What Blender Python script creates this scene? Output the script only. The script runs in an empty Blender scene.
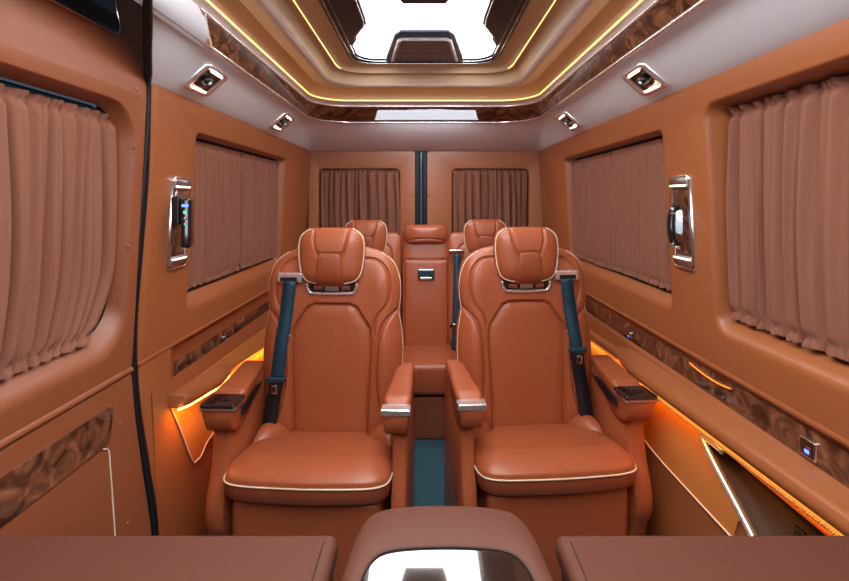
import bpy, bmesh, math, random
import numpy as np
from mathutils import Vector
PI = math.pi
H = 1.34            # eye height above the van floor; shapes below are written with z measured from eye height
F = 480.0           # focal length in pixels of an 849 px wide frame
sc = bpy.context.scene
C = sc.collection

# ------------------------------------------------------------------ camera, light, exposure
cam_data = bpy.data.cameras.new('camera')
cam = bpy.data.objects.new('camera', cam_data); C.objects.link(cam)
cam_data.sensor_width = 36; cam_data.lens = F / 849 * 36
cam_data.shift_y = -90.5 / 849
cam_data.clip_start = .02
cam.location = (0, 0, H); cam.rotation_euler = (PI / 2, 0, 0)
sc.camera = cam
sc.view_settings.view_transform = 'Standard'; sc.view_settings.look = 'None'
sc.view_settings.gamma = 1; sc.view_settings.use_curve_mapping = False
sc.view_settings.exposure = 0.0
w = bpy.data.worlds.new('daylight'); sc.world = w; w.use_nodes = True
w.node_tree.nodes['Background'].inputs[0].default_value = (.55, .72, 1, 1)
w.node_tree.nodes['Background'].inputs[1].default_value = .10

def area(name, loc, rot, sx, sy, power, col):
    l = bpy.data.lights.new(name, 'AREA'); l.shape = 'RECTANGLE'; l.size = sx; l.size_y = sy
    l.energy = power; l.color = col
    o = bpy.data.objects.new(name, l); C.objects.link(o); o.location = loc; o.rotation_euler = rot
    return o
area('windscreen_daylight', (0, -1.5, H - .05), (PI / 2 + .62, 0, 0), 1.5, .7, 12.5, (.86, .90, 1)).data.spread = math.radians(92)

# ------------------------------------------------------------------ materials
def mat(name, col, rough=.5, metal=0, bump=None, emit=0, coat=0, spec=.5, var=0, sheen=0, emit_col=None, ior=1.5):
    m = bpy.data.materials.new(name); m.use_nodes = True
    nt = m.node_tree; b = nt.nodes['Principled BSDF']
    b.inputs['Base Color'].default_value = (*col, 1); b.inputs['Roughness'].default_value = rough
    b.inputs['Metallic'].default_value = metal; b.inputs['Specular IOR Level'].default_value = spec
    b.inputs['Coat Weight'].default_value = coat; b.inputs['Coat Roughness'].default_value = .08
    b.inputs['IOR'].default_value = ior
    if sheen: b.inputs['Sheen Weight'].default_value = sheen
    if emit:
        b.inputs['Emission Color'].default_value = (*(emit_col or col), 1); b.inputs['Emission Strength'].default_value = emit
    tc = nt.nodes.new('ShaderNodeTexCoord')
    if var:
        n = nt.nodes.new('ShaderNodeTexNoise'); n.inputs['Scale'].default_value = 6; n.inputs['Detail'].default_value = 4
        nt.links.new(tc.outputs['Object'], n.inputs['Vector'])
        r = nt.nodes.new('ShaderNodeMix'); r.data_type = 'RGBA'
        r.inputs[6].default_value = (*[c * (1 - var) for c in col], 1); r.inputs[7].default_value = (*[min(1, c * (1 + var)) for c in col], 1)
        nt.links.new(n.outputs[0], r.inputs[0]); nt.links.new(r.outputs[2], b.inputs['Base Color'])
    if bump:
        kind, scale, strength = bump
        if kind == 'voronoi':
            t = nt.nodes.new('ShaderNodeTexVoronoi'); t.inputs['Scale'].default_value = scale
        elif kind == 'noise':
            t = nt.nodes.new('ShaderNodeTexNoise'); t.inputs['Scale'].default_value = scale; t.inputs['Detail'].default_value = 5
        nt.links.new(tc.outputs['Object'], t.inputs['Vector'])
        bp = nt.nodes.new('ShaderNodeBump'); bp.inputs['Strength'].default_value = strength; bp.inputs['Distance'].default_value = .002
        nt.links.new(t.outputs[0], bp.inputs['Height']); nt.links.new(bp.outputs[0], b.inputs['Normal'])
    return m

def wood_mat():
    m = mat('burl_wood', (.05, .018, .01), .12, coat=.6)
    nt = m.node_tree; b = nt.nodes['Principled BSDF']; tc = nt.nodes.new('ShaderNodeTexCoord')
    mp = nt.nodes.new('ShaderNodeMapping'); mp.inputs['Scale'].default_value = (5, 7, 8)
    n1 = nt.nodes.new('ShaderNodeTexNoise'); n1.inputs['Scale'].default_value = 1.6; n1.inputs['Detail'].default_value = 9
    n1.inputs['Distortion'].default_value = 2.2
    cr = nt.nodes.new('ShaderNodeValToRGB'); e = cr.color_ramp.elements
    e[0].position = .34; e[0].color = (.035, .013, .007, 1); e[1].position = .7; e[1].color = (.27, .115, .058, 1)
    x = cr.color_ramp.elements.new(.52); x.color = (.13, .052, .027, 1)
    nt.links.new(tc.outputs['Object'], mp.inputs[0]); nt.links.new(mp.outputs[0], n1.inputs['Vector'])
    nt.links.new(n1.outputs[0], cr.inputs[0]); nt.links.new(cr.outputs[0], b.inputs['Base Color'])
    return m

def quilt_mat(col):
    m = mat('quilted_leather', col, .45, coat=.0)
    nt = m.node_tree; b = nt.nodes['Principled BSDF']; tc = nt.nodes.new('ShaderNodeTexCoord')
    sp = nt.nodes.new('ShaderNodeSeparateXYZ'); nt.links.new(tc.outputs['Object'], sp.inputs[0])
    def math_(op, a, c=None, v=None):
        n = nt.nodes.new('ShaderNodeMath'); n.operation = op
        if isinstance(a, (int, float)): n.inputs[0].default_value = a
        else: nt.links.new(a, n.inputs[0])
        if c is not None: nt.links.new(c, n.inputs[1])
        if v is not None: n.inputs[1].default_value = v
        return n.outputs[0]
    y2 = math_('MULTIPLY', sp.outputs[1], v=1.25)
    s_ = math_('SINE', math_('MULTIPLY', math_('ADD', y2, sp.outputs[2]), v=190))
    d_ = math_('SINE', math_('MULTIPLY', math_('SUBTRACT', y2, sp.outputs[2]), v=190))
    h = math_('MULTIPLY', math_('ABSOLUTE', s_), math_('ABSOLUTE', d_))
    bp = nt.nodes.new('ShaderNodeBump'); bp.inputs['Strength'].default_value = .35; bp.inputs['Distance'].default_value = .0015
    nt.links.new(h, bp.inputs['Height']); nt.links.new(bp.outputs[0], b.inputs['Normal'])
    return m

def glass_mat(name, tint):
    m = bpy.data.materials.new(name); m.use_nodes = True; nt = m.node_tree; nt.nodes.clear()
    o = nt.nodes.new('ShaderNodeOutputMaterial'); t = nt.nodes.new('ShaderNodeBsdfTransparent'); g = nt.nodes.new('ShaderNodeBsdfGlossy')
    t.inputs[0].default_value = (*tint, 1); g.inputs['Roughness'].default_value = .02
    x = nt.nodes.new('ShaderNodeMixShader'); x.inputs[0].default_value = .08
    nt.links.new(t.outputs[0], x.inputs[1]); nt.links.new(g.outputs[0], x.inputs[2]); nt.links.new(x.outputs[0], o.inputs[0])
    return m

M = dict(
    seat=mat('seat_leather', (.365, .091, .034), .34, bump=('voronoi', 420, .12), var=.05),
    tab=mat('seat_leather_insert', (.29, .066, .021), .45, bump=('voronoi', 420, .15)),
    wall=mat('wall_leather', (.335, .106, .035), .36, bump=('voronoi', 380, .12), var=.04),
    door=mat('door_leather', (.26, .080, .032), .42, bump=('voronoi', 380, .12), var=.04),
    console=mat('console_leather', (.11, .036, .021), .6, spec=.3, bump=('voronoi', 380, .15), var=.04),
    quilt=quilt_mat((.55, .20, .05)),
    piping=mat('cream_piping', (.75, .62, .45), .5),
    wood=wood_mat(),
    chrome=mat('chrome', (.85, .83, .82), .12, metal=1),
    satin=mat('satin_metal', (.62, .60, .60), .3, metal=1),
    bronze=mat('bronze_chrome', (.75, .55, .43), .18, metal=1),
    black=mat('black_plastic', (.012, .012, .014), .3),
    gloss=mat('black_gloss', (.01, .008, .008), .06, coat=1),
    rubber=mat('rubber_seal', (.004, .006, .009), .5, spec=.3),
    trimchrome=mat('bright_trim_edge', (.95, .93, .92), .22, metal=.85),
    pocket=mat('pocket_lining', (.030, .012, .008), .7),
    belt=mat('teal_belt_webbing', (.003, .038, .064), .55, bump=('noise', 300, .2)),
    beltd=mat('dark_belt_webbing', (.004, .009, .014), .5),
    carpet=mat('teal_carpet', (.018, .075, .105), .95, bump=('noise', 250, 1.0), var=.2),
    head=mat('grey_headliner', (.78, .83, .88), .75, bump=('noise', 500, .1)),  # base colour pushed towards blue to offset orange bounce light
    dome=mat('beige_dome', (.50, .34, .20), .5),
    domeg=mat('grey_dome_leather', (.68, .60, .55), .4),
    curtain=mat('dusty_brown_curtain', (.235, .090, .054), .9, bump=('noise', 600, .15)),
    rail=mat('blue_grey_rail', (.10, .42, .60), .3, metal=.4),
    led_amber=mat('amber_led', (1, .42, .06), emit=1.5, emit_col=(1, .28, .02)),
    led_gold=mat('gold_led', (1, .62, .2), emit=6, emit_col=(1, .50, .12)),
    led_warm=mat('warm_white_lamp', (1, .85, .7), emit=3.2, emit_col=(1, .78, .6)),
    led_white=mat('white_light_panel', (1, 1, 1), emit=10.5, emit_col=(.97, .98, 1)),
    led_blue=mat('blue_indicator', (.1, .2, 1), emit=3, emit_col=(.08, .15, 1)),
    led_green=mat('green_indicator', (.1, 1, .6), emit=.6, emit_col=(.05, .8, .5)),
    crystal=mat('crystal', (.75, .88, .95), .05, metal=.7, emit=.5, emit_col=(.5, .85, 1), bump=('voronoi', 160, 1.0)),  # blue-white emission put in for the knob's sparkle; the knob is no lamp
    crystal_lamp=mat('crystal_lamp_cover', (.7, .78, .85), .1, metal=.5, emit=.75, emit_col=(.75, .88, 1), bump=('voronoi', 90, 1.0)),
    mirrorwood=mat('polished_dark_burl', (.030, .014, .010), .03, coat=1, spec=.8, ior=1.8),
    frame=mat('dark_frame', (.010, .012, .030), .35, spec=.3),
    glass=glass_mat('tinted_window_glass', (.16, .30, .38)),
    red=mat('red_button', (.6, .01, .01), .4),
)

# ------------------------------------------------------------------ helpers
ORG = {}
def put(name, bm_or_data, m, parent=None, smooth=True, sharp=None, wn=False):
    """verts are given in (x, y, height above eye level); linked with its origin at its own base centre"""
    me = bpy.data.meshes.new(name)
    if isinstance(bm_or_data, bmesh.types.BMesh):
        bmesh.ops.recalc_face_normals(bm_or_data, faces=bm_or_data.faces)
        bm_or_data.to_mesh(me); bm_or_data.free()
    else:
        v, f = bm_or_data
        me.from_pydata([tuple(map(float, p)) for p in v], [], f)
        b = bmesh.new(); b.from_mesh(me); bmesh.ops.recalc_face_normals(b, faces=b.faces); b.to_mesh(me); b.free()
    co = np.empty(len(me.vertices) * 3); me.vertices.foreach_get('co', co); co = co.reshape(-1, 3)
    co[:, 2] += H
    o_ = np.array([(co[:, 0].min() + co[:, 0].max()) / 2, (co[:, 1].min() + co[:, 1].max()) / 2, co[:, 2].min()])
    co -= o_; me.vertices.foreach_set('co', co.ravel())
    me.polygons.foreach_set('use_smooth', [smooth] * len(me.polygons)); me.update()
    if sharp: me.set_sharp_from_angle(angle=math.radians(sharp))
    o = bpy.data.objects.new(name, me); C.objects.link(o)
    for mm in (m if isinstance(m, list) else [m]): me.materials.append(mm)
    ORG[o] = o_
    if parent is not None:
        o.parent = parent; o.location = o_ - ORG[parent]
    else: o.location = o_
    if wn:
        md = o.modifiers.new('weighted', 'WEIGHTED_NORMAL'); md.keep_sharp = True
    return o
def thing(name, loc, label, cat, group=None):
    o = bpy.data.objects.new(name, None); C.objects.link(o); o.empty_display_size = .05
    l = np.array([loc[0], loc[1], loc[2] + H]); o.location = l; ORG[o] = l
    return tag(o, label, cat, group)
def tag(o, label=None, cat=None, group=None, kind=None):
    if label: o['label'] = label
    if cat: o['category'] = cat
    if group: o['group'] = group
    if kind: o['kind'] = kind
    return o
def struct(o): o['kind'] = 'structure'; return o

def box_bm(c, s, r=.0, seg=3, bm=None, rot=None, taper=None):
    b = bmesh.new(); bmesh.ops.create_cube(b, size=1)
    for v in b.verts:
        v.co = Vector((v.co.x * s[0], v.co.y * s[1], v.co.z * s[2]))
        if taper and v.co.z > 0: v.co.x *= taper; v.co.y *= taper
    if r: bmesh.ops.bevel(b, geom=b.edges[:], offset=r, segments=seg, profile=.5, affect='EDGES')
    if rot is not None:
        from mathutils import Euler
        bmesh.ops.rotate(b, verts=b.verts, cent=(0, 0, 0), matrix=Euler(rot).to_matrix())
    bmesh.ops.translate(b, verts=b.verts, vec=Vector(c))
    if bm is None: return b
    me = bpy.data.meshes.new('t'); b.to_mesh(me); b.free(); bm.from_mesh(me); bpy.data.meshes.remove(me); return bm
def box(name, c, s, r, m, parent=None, rot=None, seg=3):
    return put(name, box_bm(c, s, r, seg, rot=rot), m, parent, smooth=True, wn=True)

def loft(loops, closed=True, cap0=False, cap1=False):
    n = len(loops[0]); v = [p for l in loops for p in l]; f = []
    m = n if closed else n - 1
    for i in range(len(loops) - 1):
        for j in range(m):
            a, b_ = i * n + j, i * n + (j + 1) % n
            f.append((a, b_, b_ + n, a + n))
    if cap0: f.append(tuple(range(n))[::-1])
    if cap1: f.append(tuple((len(loops) - 1) * n + j for j in range(n)))
    return v, f
def merge(*ds):
    v, f = [], []
    for a, b_ in ds:
        k = len(v); v += list(a); f += [tuple(i + k for i in q) for q in b_]
    return v, f
def spline(pts, n=8, closed=False):
    P_ = [np.array(p, float) for p in pts]; out = []; N = len(P_)
    rng = range(N) if closed else range(N - 1)
    for i in rng:
        if closed: p0, p1, p2, p3 = P_[i - 1], P_[i], P_[(i + 1) % N], P_[(i + 2) % N]
        else: p0, p1, p2, p3 = P_[max(i - 1, 0)], P_[i], P_[i + 1], P_[min(i + 2, N - 1)]
        for k in range(n):
            t = k / n
            out.append(.5 * ((2 * p1) + (-p0 + p2) * t + (2 * p0 - 5 * p1 + 4 * p2 - p3) * t * t + (-p0 + 3 * p1 - 3 * p2 + p3) * t ** 3))
    if not closed: out.append(P_[-1])
    return out
def tube(pts, r, closed=False, k=8, rx=None):
    pts = [Vector([float(q) for q in p]) for p in pts]; n = len(pts); loops = []
    prev = None
    for i, p in enumerate(pts):
        if closed: t = pts[(i + 1) % n] - pts[i - 1]
        else: t = pts[min(i + 1, n - 1)] - pts[max(i - 1, 0)]
        t.normalize()
        if prev is None:
            a = Vector((0, 0, 1)) if abs(t.z) < .9 else Vector((1, 0, 0))
            u = t.cross(a).normalized()
        else: u = (prev - t * prev.dot(t)).normalized()
        prev = u; w_ = t.cross(u)
        loops.append([tuple(p + (u * math.cos(2 * PI * j / k) + w_ * math.sin(2 * PI * j / k)) * (r[i] if isinstance(r, (list, np.ndarray)) else r)) for j in range(k)])
    if closed: loops.append(loops[0]); return loft(loops)
    return loft(loops, cap0=True, cap1=True)
def rrect(a0, a1, b0, b1, r, inset=0, n=8):
    a0 += inset; a1 -= inset; b0 += inset; b1 -= inset; r = max(r - inset, .004)
    out = []
    for (ca, cb, s) in ((a1 - r, b1 - r, 0), (a0 + r, b1 - r, 1), (a0 + r, b0 + r, 2), (a1 - r, b0 + r, 3)):
        for i in range(n + 1):
            t = PI / 2 * (s + i / n); out.append((ca + r * math.cos(t), cb + r * math.sin(t)))
    return out
def dist_poly(P_, line):
    d = np.full(len(P_), 9.0)
    for a, b_ in zip(line[:-1], line[1:]):
        a = np.array(a, float); b_ = np.array(b_, float); ab = b_ - a
        t = np.clip(((P_ - a) @ ab) / (ab @ ab + 1e-12), 0, 1)
        d = np.minimum(d, np.linalg.norm(P_ - (a + t[:, None] * ab), axis=1))
    return d
def groove(P_, line, depth=.004, w_=.004):
    return -1.5 * depth * np.exp(-(dist_poly(P_, line) / w_) ** 2)
def inside(P_, poly):
    x, y = P_[:, 0], P_[:, 1]; c = np.zeros(len(P_), bool); n = len(poly)
    for i in range(n):
        x1, y1 = poly[i][:2]; x2, y2 = poly[i - 1][:2]
        if y1 == y2: continue
        k = ((y1 > y) != (y2 > y)) & (x < (x2 - x1) * (y - y1) / (y2 - y1) + x1)
        c ^= k
    return c
def puff(P_, poly, h, w_):
    """a panel that swells to height h away from its own outline"""
    d = dist_poly(P_, list(poly) + [poly[0]]); s = inside(P_, poly)
    return np.where(s, h * (1 - np.exp(-(d / w_) ** 1.5)), 0)
def resample(pts, n, closed=True):
    P_ = np.array(pts + ([pts[0]] if closed else []), float)
    s = np.r_[0, np.cumsum(np.linalg.norm(np.diff(P_, axis=0), axis=1))]
    t = np.linspace(0, s[-1], n, endpoint=not closed)
    return np.stack([np.interp(t, s, P_[:, i]) for i in range(P_.shape[1])], 1)
def pillow(outline, centre, frame, hf, hb, ef=3., eb=4., detail=None, nr=50, nt=200, nb=12):
    """outline: closed 2D points; frame(p2d array, h array) -> 3D"""
    o = resample(outline, nt); c = np.array(centre, float)
    rs = np.sin(np.linspace(0, 1, nr) * PI / 2); rs = .5 * rs + .5 * np.linspace(0, 1, nr)
    V = []; loops = []
    for r in rs[1:]:
        p = c + r * (o - c); h = hf * np.full(nt, (1 - r ** ef) ** (1 / ef))
        V.append((p, h, r))
    P_ = np.concatenate([q[0] for q in V]); Hh = np.concatenate([q[1] for q in V]); R = np.repeat(rs[1:], nt)
    if detail is not None: Hh = Hh + detail(P_) * np.clip((1 - R) / .05, 0, 1)
    pc = c[None]; hc = np.array([hf + (detail(pc)[0] if detail is not None else 0)])
    front = frame(np.concatenate([pc, P_]), np.concatenate([hc, Hh]))
    rb = np.cos(np.linspace(0, 1, nb) * PI / 2)[1:-1]
    Pb = np.concatenate([c + r * (o - c) for r in rb]); Hb = np.concatenate([np.full(nt, -hb * (1 - r ** eb) ** (1 / eb)) for r in rb])
    back = frame(np.concatenate([Pb, pc]), np.concatenate([Hb, [-hb]]))
    verts = np.concatenate([front, back]); f = []
    for j in range(nt): f.append((0, 1 + j, 1 + (j + 1) % nt))
    nl = (nr - 1) + len(rb)
    for i in range(nl - 1):
        a = 1 + i * nt
        for j in range(nt): f.append((a + j, a + nt + j, a + nt + (j + 1) % nt, a + (j + 1) % nt))
    last = 1 + (nl - 1) * nt; ce = len(verts) - 1
    for j in range(nt): f.append((last + j, ce, last + (j + 1) % nt))
    return [tuple(p) for p in verts], f
def mirror_poly(half):
    """half outline from top centre down the +x side to bottom centre -> full closed outline"""
    return list(half) + [(-x, y) for x, y in half[-2:0:-1]]
def lerp(a, b_, t): return a + (b_ - a) * t
def sm(a, b_, x):
    t = min(1, max(0, (x - a) / (b_ - a))); return t * t * (3 - 2 * t)

# ------------------------------------------------------------------ the shell
FL = -H
def wall_x(z):                       # half width of the cabin at a height
    if z >= -.49: return .815 + (.35 - z) * .055
    return .861 - (-.49 - z) * .045
# floor
fl = box('floor', (0, 1.0, FL - .02), (1.9, 5.4, .04), 0, M['carpet']); struct(fl)

# headliner: the pale ring between the burl band and the walls, rear included
def ringloop(x, yr, z, r, yf=-.9, n=14):
    pts = rrect(-x, x, yf, yr, r, n=n); return [(p[0], p[1], z) for p in pts]
def open_ring(x, yr, z, r, yl, yr_, n=14):
    pts = rrect(-x, x, -5, yr, r, n=n)[:2 * (n + 1)]
    return [(x, yr_, z)] + [(x, lerp(yr_, yr - r, i / 8), z) for i in range(1, 8)] + [(p[0], p[1], z) for p in pts] + [(-x, lerp(yr - r, yl, i / 8), z) for i in range(1, 8)] + [(-x, yl, z)]
hprof = [(.658, 2.90, .469, .23), (.672, 2.93, .466, .22), (.695, 2.99, .452, .20), (.725, 3.10, .424, .16), (.755, 3.22, .397, .12), (.785, 3.34, .372, .08), (.81, 3.44, .353, .05), (.83, 3.5, .342, .03)]
def cut_y(x): return max(1.142, 1.142 + (x - .658) * 1.76)      # the sliding door opening ends on this line
hl = [open_ring(x, yr, z, r, cut_y(x), -1.0) for x, yr, z, r in hprof]
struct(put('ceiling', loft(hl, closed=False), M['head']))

# stepped dome of the roof
dome = thing('ceiling_dome', (0, 1.2, .47), 'stepped beige and grey ceiling dome with gold cove light inside the burl ring', 'ceiling dome')  # dome, skylight, burl band and roof lamp coordinates scaled up about the camera
def ring(name, prof, m, parent=dome):
    return put(name, loft([ringloop(*p, yf=-.9 + (.66 - p[0])) for p in prof]), m, parent)
ring('outer_lip', [(.628, 2.743, .536, .20), (.622, 2.731, .545, .20), (.614, 2.708, .550, .195), (.608, 2.697, .554, .19)], M['domeg'])
ring('lower_cove', [(.608, 2.697, .554, .19), (.612, 2.703, .572, .19), (.610, 2.697, .589, .19), (.596, 2.68, .610, .185), (.577, 2.651, .621, .18)], M['dome'])
ring('grey_step', [(.577, 2.651, .621, .18), (.552, 2.624, .619, .175), (.531, 2.601, .611, .17), (.513, 2.582, .607, .165), (.499, 2.571, .611, .16), (.490, 2.565, .621, .16)], M['domeg'])
ring('upper_cove', [(.490, 2.565, .621, .16), (.488, 2.562, .639, .16), (.477, 2.555, .658, .155), (.462, 2.547, .669, .15), (.451, 2.536, .667, .145), (.443, 2.53, .669, .14)], M['dome'])
ring('inner_lip', [(.443, 2.53, .669, .14), (.437, 2.527, .681, .14), (.423, 2.519, .695, .132), (.397, 2.505, .704, .127), (.377, 2.490, .708, .115)], M['dome'])
put('lower_light_strip', tube(ringloop(.6055, 2.689, .5572, .19, -.85), .0018, closed=True, k=6), M['led_gold'], dome)
for k_ in (-1, 1):
    put('upper_light_strip', tube([(k_ * .4425, -.5 + i * .1, .6735) for i in range(29)] + [(k_ * .4425, 2.38, .6735), (k_ * .436, 2.43, .6735), (k_ * .42, 2.475, .6735)], .0022, k=6), M['led_gold'], dome)

# skylight: a luminous panel with dark frame, grille and pods
sky = thing('skylight', (0, 1.2, .708), 'bright white luminous skylight panel in a dark chrome-lined frame', 'skylight')
yf0 = -.63
def skl(x, yr, z, r): return [(p[0], p[1], z) for p in rrect(-x, x, yf0 + (.38 - x), yr, r, n=14)]
put('frame', loft([skl(.377, 2.490, .708, .115), skl(.370, 2.484, .704, .115), skl(.345, 2.463, .711, .104), skl(.331, 2.447, .725, .098), skl(.329, 2.445, .76, .098)]), M['frame'], sky)
for nm, q in (('chrome_line', (.361, 2.476, .704, .11)), ('chrome_line', (.342, 2.458, .711, .104))):
    put(nm, tube(skl(*q), .0018, closed=True, k=6), M['chrome'], sky)
pl = skl(.333, 2.449, .722, .098)
put('light_panel', (pl, [tuple(range(len(pl)))]), M['led_white'], sky, smooth=False)
def plate(name, poly, z0, z1, m, parent, bev=.006):
    ctr = np.mean(np.array(poly), 0)
    ins = [tuple(ctr + (np.array(p) - ctr) * (1 - bev / max(.03, np.linalg.norm(np.array(p) - ctr)))) for p in poly]
    return put(name, loft([[(*p, z1) for p in poly], [(*p, z0 + bev) for p in poly], [(*p, z0) for p in ins]], cap1=True, cap0=True), m, parent, sharp=25)
gr = [(.198, 2.45), (.190, 2.38), (.129, 2.07), (.103, 2.03), (-.103, 2.03), (-.129, 2.07), (-.190, 2.38), (-.198, 2.45)]
g = plate('grille_housing', gr, .707, .7215, M['frame'], sky)
gi = [(.160, 2.415), (.110, 2.11), (.095, 2.095), (-.095, 2.095), (-.110, 2.11), (-.160, 2.415)]
put('grille_trim', tube([(x, y, .703) for x, y in gi], .010, k=6), mat('grille_edge_grey', (.55, .56, .62), .4), g)
sl = bmesh.new()
for i in range(8):
    y = 2.125 + i * .038; hwid = lerp(.10, .150, (y - 2.095) / .32)
    box_bm((0, y, .7035), (hwid * 2, .017, .007), 0, bm=sl)
for i in range(-2, 3):
    box_bm((i * .048, 2.26, .7030), (.0035, .29, .007), 0, bm=sl)
put('grille', sl, mat('grille_brown', (.22, .13, .12), .5), g, smooth=False)
for s in (-1, 1):
    pod = [(s * .335, 2.22), (s * .301, 2.13), (s * .290, 2.07), (s * .232, 1.93), (s * .228, 1.86), (s * .236, 1.27), (s * .293, 1.09), (s * .335, 1.04)]
    p = plate('side_pod', pod, .705, .7215, M['frame'], sky)
    put('chrome_line', tube([(x + s * (.012 if abs(x) < .33 else 0), y, .702) for x, y in pod[1:7]], .0022, k=6), M['chrome'], p)
cp = [(.080, 1.735), (.098, 1.67), (.138, 1.30), (-.138, 1.30), (-.098, 1.67), (-.080, 1.735)]
plate('centre_pod', cp, .706, .7215, M['frame'], sky)

# burl band with chrome edges (it ends in a slanted tip at the front left)
band = thing('ceiling_trim', (0, 2.8, .47), 'glossy burl wood band with bright chrome edges running round the ceiling dome', 'trim band')
inner = open_ring(.628, 2.743, .536, .20, 1.34, -.9); outer = open_ring(.658, 2.90, .469, .23, 1.46, -.9)
mid = [(lerp(a[0], b_[0], .5), lerp(a[1], b_[1], .5), lerp(a[2], b_[2], .5) - .002) for a, b_ in zip(inner, outer)]
put('burl_veneer', loft([outer, mid, inner], closed=False), M['wood'], band)
put('inner_chrome_edge', tube(inner, .0055, k=8), M['trimchrome'], band)
put('outer_chrome_edge', tube(outer, .0065, k=8), M['trimchrome'], band)
put('end_cap', loft([[(inner[-1][0] + dx, inner[-1][1] + dy, inner[-1][2] + .003), (mid[-1][0] + dx, mid[-1][1] + dy - .006, mid[-1][2]), (outer[-1][0] + dx, outer[-1][1] + dy, outer[-1][2] - .003)] for dx, dy in ((0, .030), (.006, .024), (.006, -.004), (0, -.010))], closed=False), M['trimchrome'], band)
# headliner forward of the tip, up to the dome, and the header over the sliding door
fl_ = loft([[(x, lerp(ya, yb_, k / 6), z) for k in range(7)] for x, z, ya, yb_ in ((-.672, .462, 1.48, -1), (-.655, .472, 1.47, -1.0), (-.641, .486, 1.43, -1.0), (-.632, .504, 1.40, -1.0), (-.628, .522, 1.37, -1.0), (-.627, .538, 1.34, -1.0))], closed=False)
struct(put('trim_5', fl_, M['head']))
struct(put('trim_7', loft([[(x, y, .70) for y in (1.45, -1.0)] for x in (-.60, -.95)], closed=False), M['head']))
# rear roof lamp
lamp = thing('roof_lamp', (.01, 2.83, .47), 'long crystal textured roof lamp set in the rear of the burl band', 'ceiling lamp')
def band_pt(x, t, off=0): return (x, lerp(2.90, 2.743, t) - off * .4, lerp(.469, .536, t) - off)
put('lens', loft([[band_pt(-.301, .2, 0), band_pt(.324, .2, 0)], [band_pt(-.293, .27, .009), band_pt(.316, .27, .009)], [band_pt(-.274, .75, .009), band_pt(.297, .75, .009)], [band_pt(-.267, .82, 0), band_pt(.290, .82, 0)]], closed=False), M['crystal_lamp'], lamp, smooth=False)
put('rim', tube([band_pt(-.301, .2, .003), band_pt(.324, .2, .003), band_pt(.290, .82, .003), band_pt(-.267, .82, .003)], .003, closed=True, k=6), M['chrome'], lamp)

area('roof_lamp_light', (.01, 2.80, H + .45), (0.25, 0, 0), .55, .08, 5, (.95, .95, 1))

# four square chrome reading lamps on the headliner slope
def reading_lamp(s, Y, label, rt=0):
    t = thing('reading_lamp', (s * .742, Y, .395), label, 'reading lamp', 'square chrome reading lamps on the headliner')
    n_ = Vector((-s * .66, 0, -.75)).normalized(); u = Vector((0, 1, 0)); v = n_.cross(u).normalized()
    c = Vector((s * .742, Y, .408))
    def L(half, r, off): return [tuple(c + u * a * 1.42 + v * b_ + n_ * off) for a, b_ in rrect(-half, half, -half, half, r, n=6)]
    put('bezel', loft([L(.060, .02, -.010), L(.059, .02, .006), L(.055, .018, .011), L(.045, .014, .011), L(.041, .012, .002)], cap0=True), M['trimchrome'], t)
    put('inner_dish', loft([L(.042, .012, .0035), L(.038, .01, .0015)], cap1=True), M['gloss'], t)
    sph = bmesh.new(); bmesh.ops.create_uvsphere(sph, u_segments=20, v_segments=12, radius=.02)
    for q in sph.verts: q.co = Vector((q.co.x, q.co.y * 1.2, q.co.z * .7)) + c + n_ * .006
    put('swivel_spot', sph, M['black'], t)
    for k in (-1, 1):
        a = c + n_ * .011
        put('light_bar', tube([a + v * (.040 * k) + u * (-.042), a + v * (.038 * k) + u * .042], .004, k=8), M['led_warm'], t)
    b_ = bmesh.new(); bmesh.ops.create_uvsphere(b_, u_segments=12, v_segments=8, radius=.0065)
    for q in b_.verts: q.co += c + n_ * .019 - v * s * .004 - u * .006
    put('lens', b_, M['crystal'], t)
reading_lamp(-1, 1.63, 'larger square chrome reading lamp above the sliding door pillar, left headliner')
reading_lamp(-1, 2.50, 'small square chrome reading lamp over the far end of the left rear window')
reading_lamp(1, 1.62, 'larger square chrome reading lamp above the pillar between the two right windows')
reading_lamp(1, 2.47, 'small square chrome reading lamp over the far end of the right rear window')

# generic flat panel with recessed openings, mapped by to3d(a, b, depth)
def holed_panel(outer, holes, to3d, depths, r):
    bm = bmesh.new()
    def loop2d(pts, d=0):
        vs = [bm.verts.new((p[0], p[1], d)) for p in pts]
        return vs
    def edges(vs): return [bm.edges.new((vs[i], vs[(i + 1) % len(vs)])) for i in range(len(vs))]
    E = edges(loop2d(outer)); hv = []
    for h in holes:
        hp = (lambda ins, h=h: rrect(h[0], h[1], h[2] + (h[6] * min(1, ins / h[5][-1][0]) ** 1.0 if len(h) > 6 else 0), h[3], h[4], inset=ins)) if h[0] != 'poly' else (lambda ins, h=h: [tuple(np.array(p) + (np.mean(np.array(h[1]), 0) - np.array(p)) * ins * 4) for p in h[1]])
        vs = loop2d(hp(0)); E += edges(vs); hv.append((vs, hp))
    bmesh.ops.triangle_fill(bm, edges=E, use_beauty=True)
    for h, (vs, hp) in zip(holes, hv):
        prev = vs
        for ins, d in (h[5] if h[0] != 'poly' else h[2]):
            cur = loop2d(hp(ins), d)
            for i in range(len(cur)):
                j = (i + 1) % len(cur); bm.faces.new((prev[i], prev[j], cur[j], cur[i]))
            prev = cur
    for v in bm.verts: v.co = Vector(to3d(v.co.x, v.co.y, v.co.z))
    return bm
def rim_prof(depth, run=.01):
    return [(.002, .0006), (.005, .0025), (.008, .007), (.010, .014), (.012, depth * .5), (run, depth)]

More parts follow.
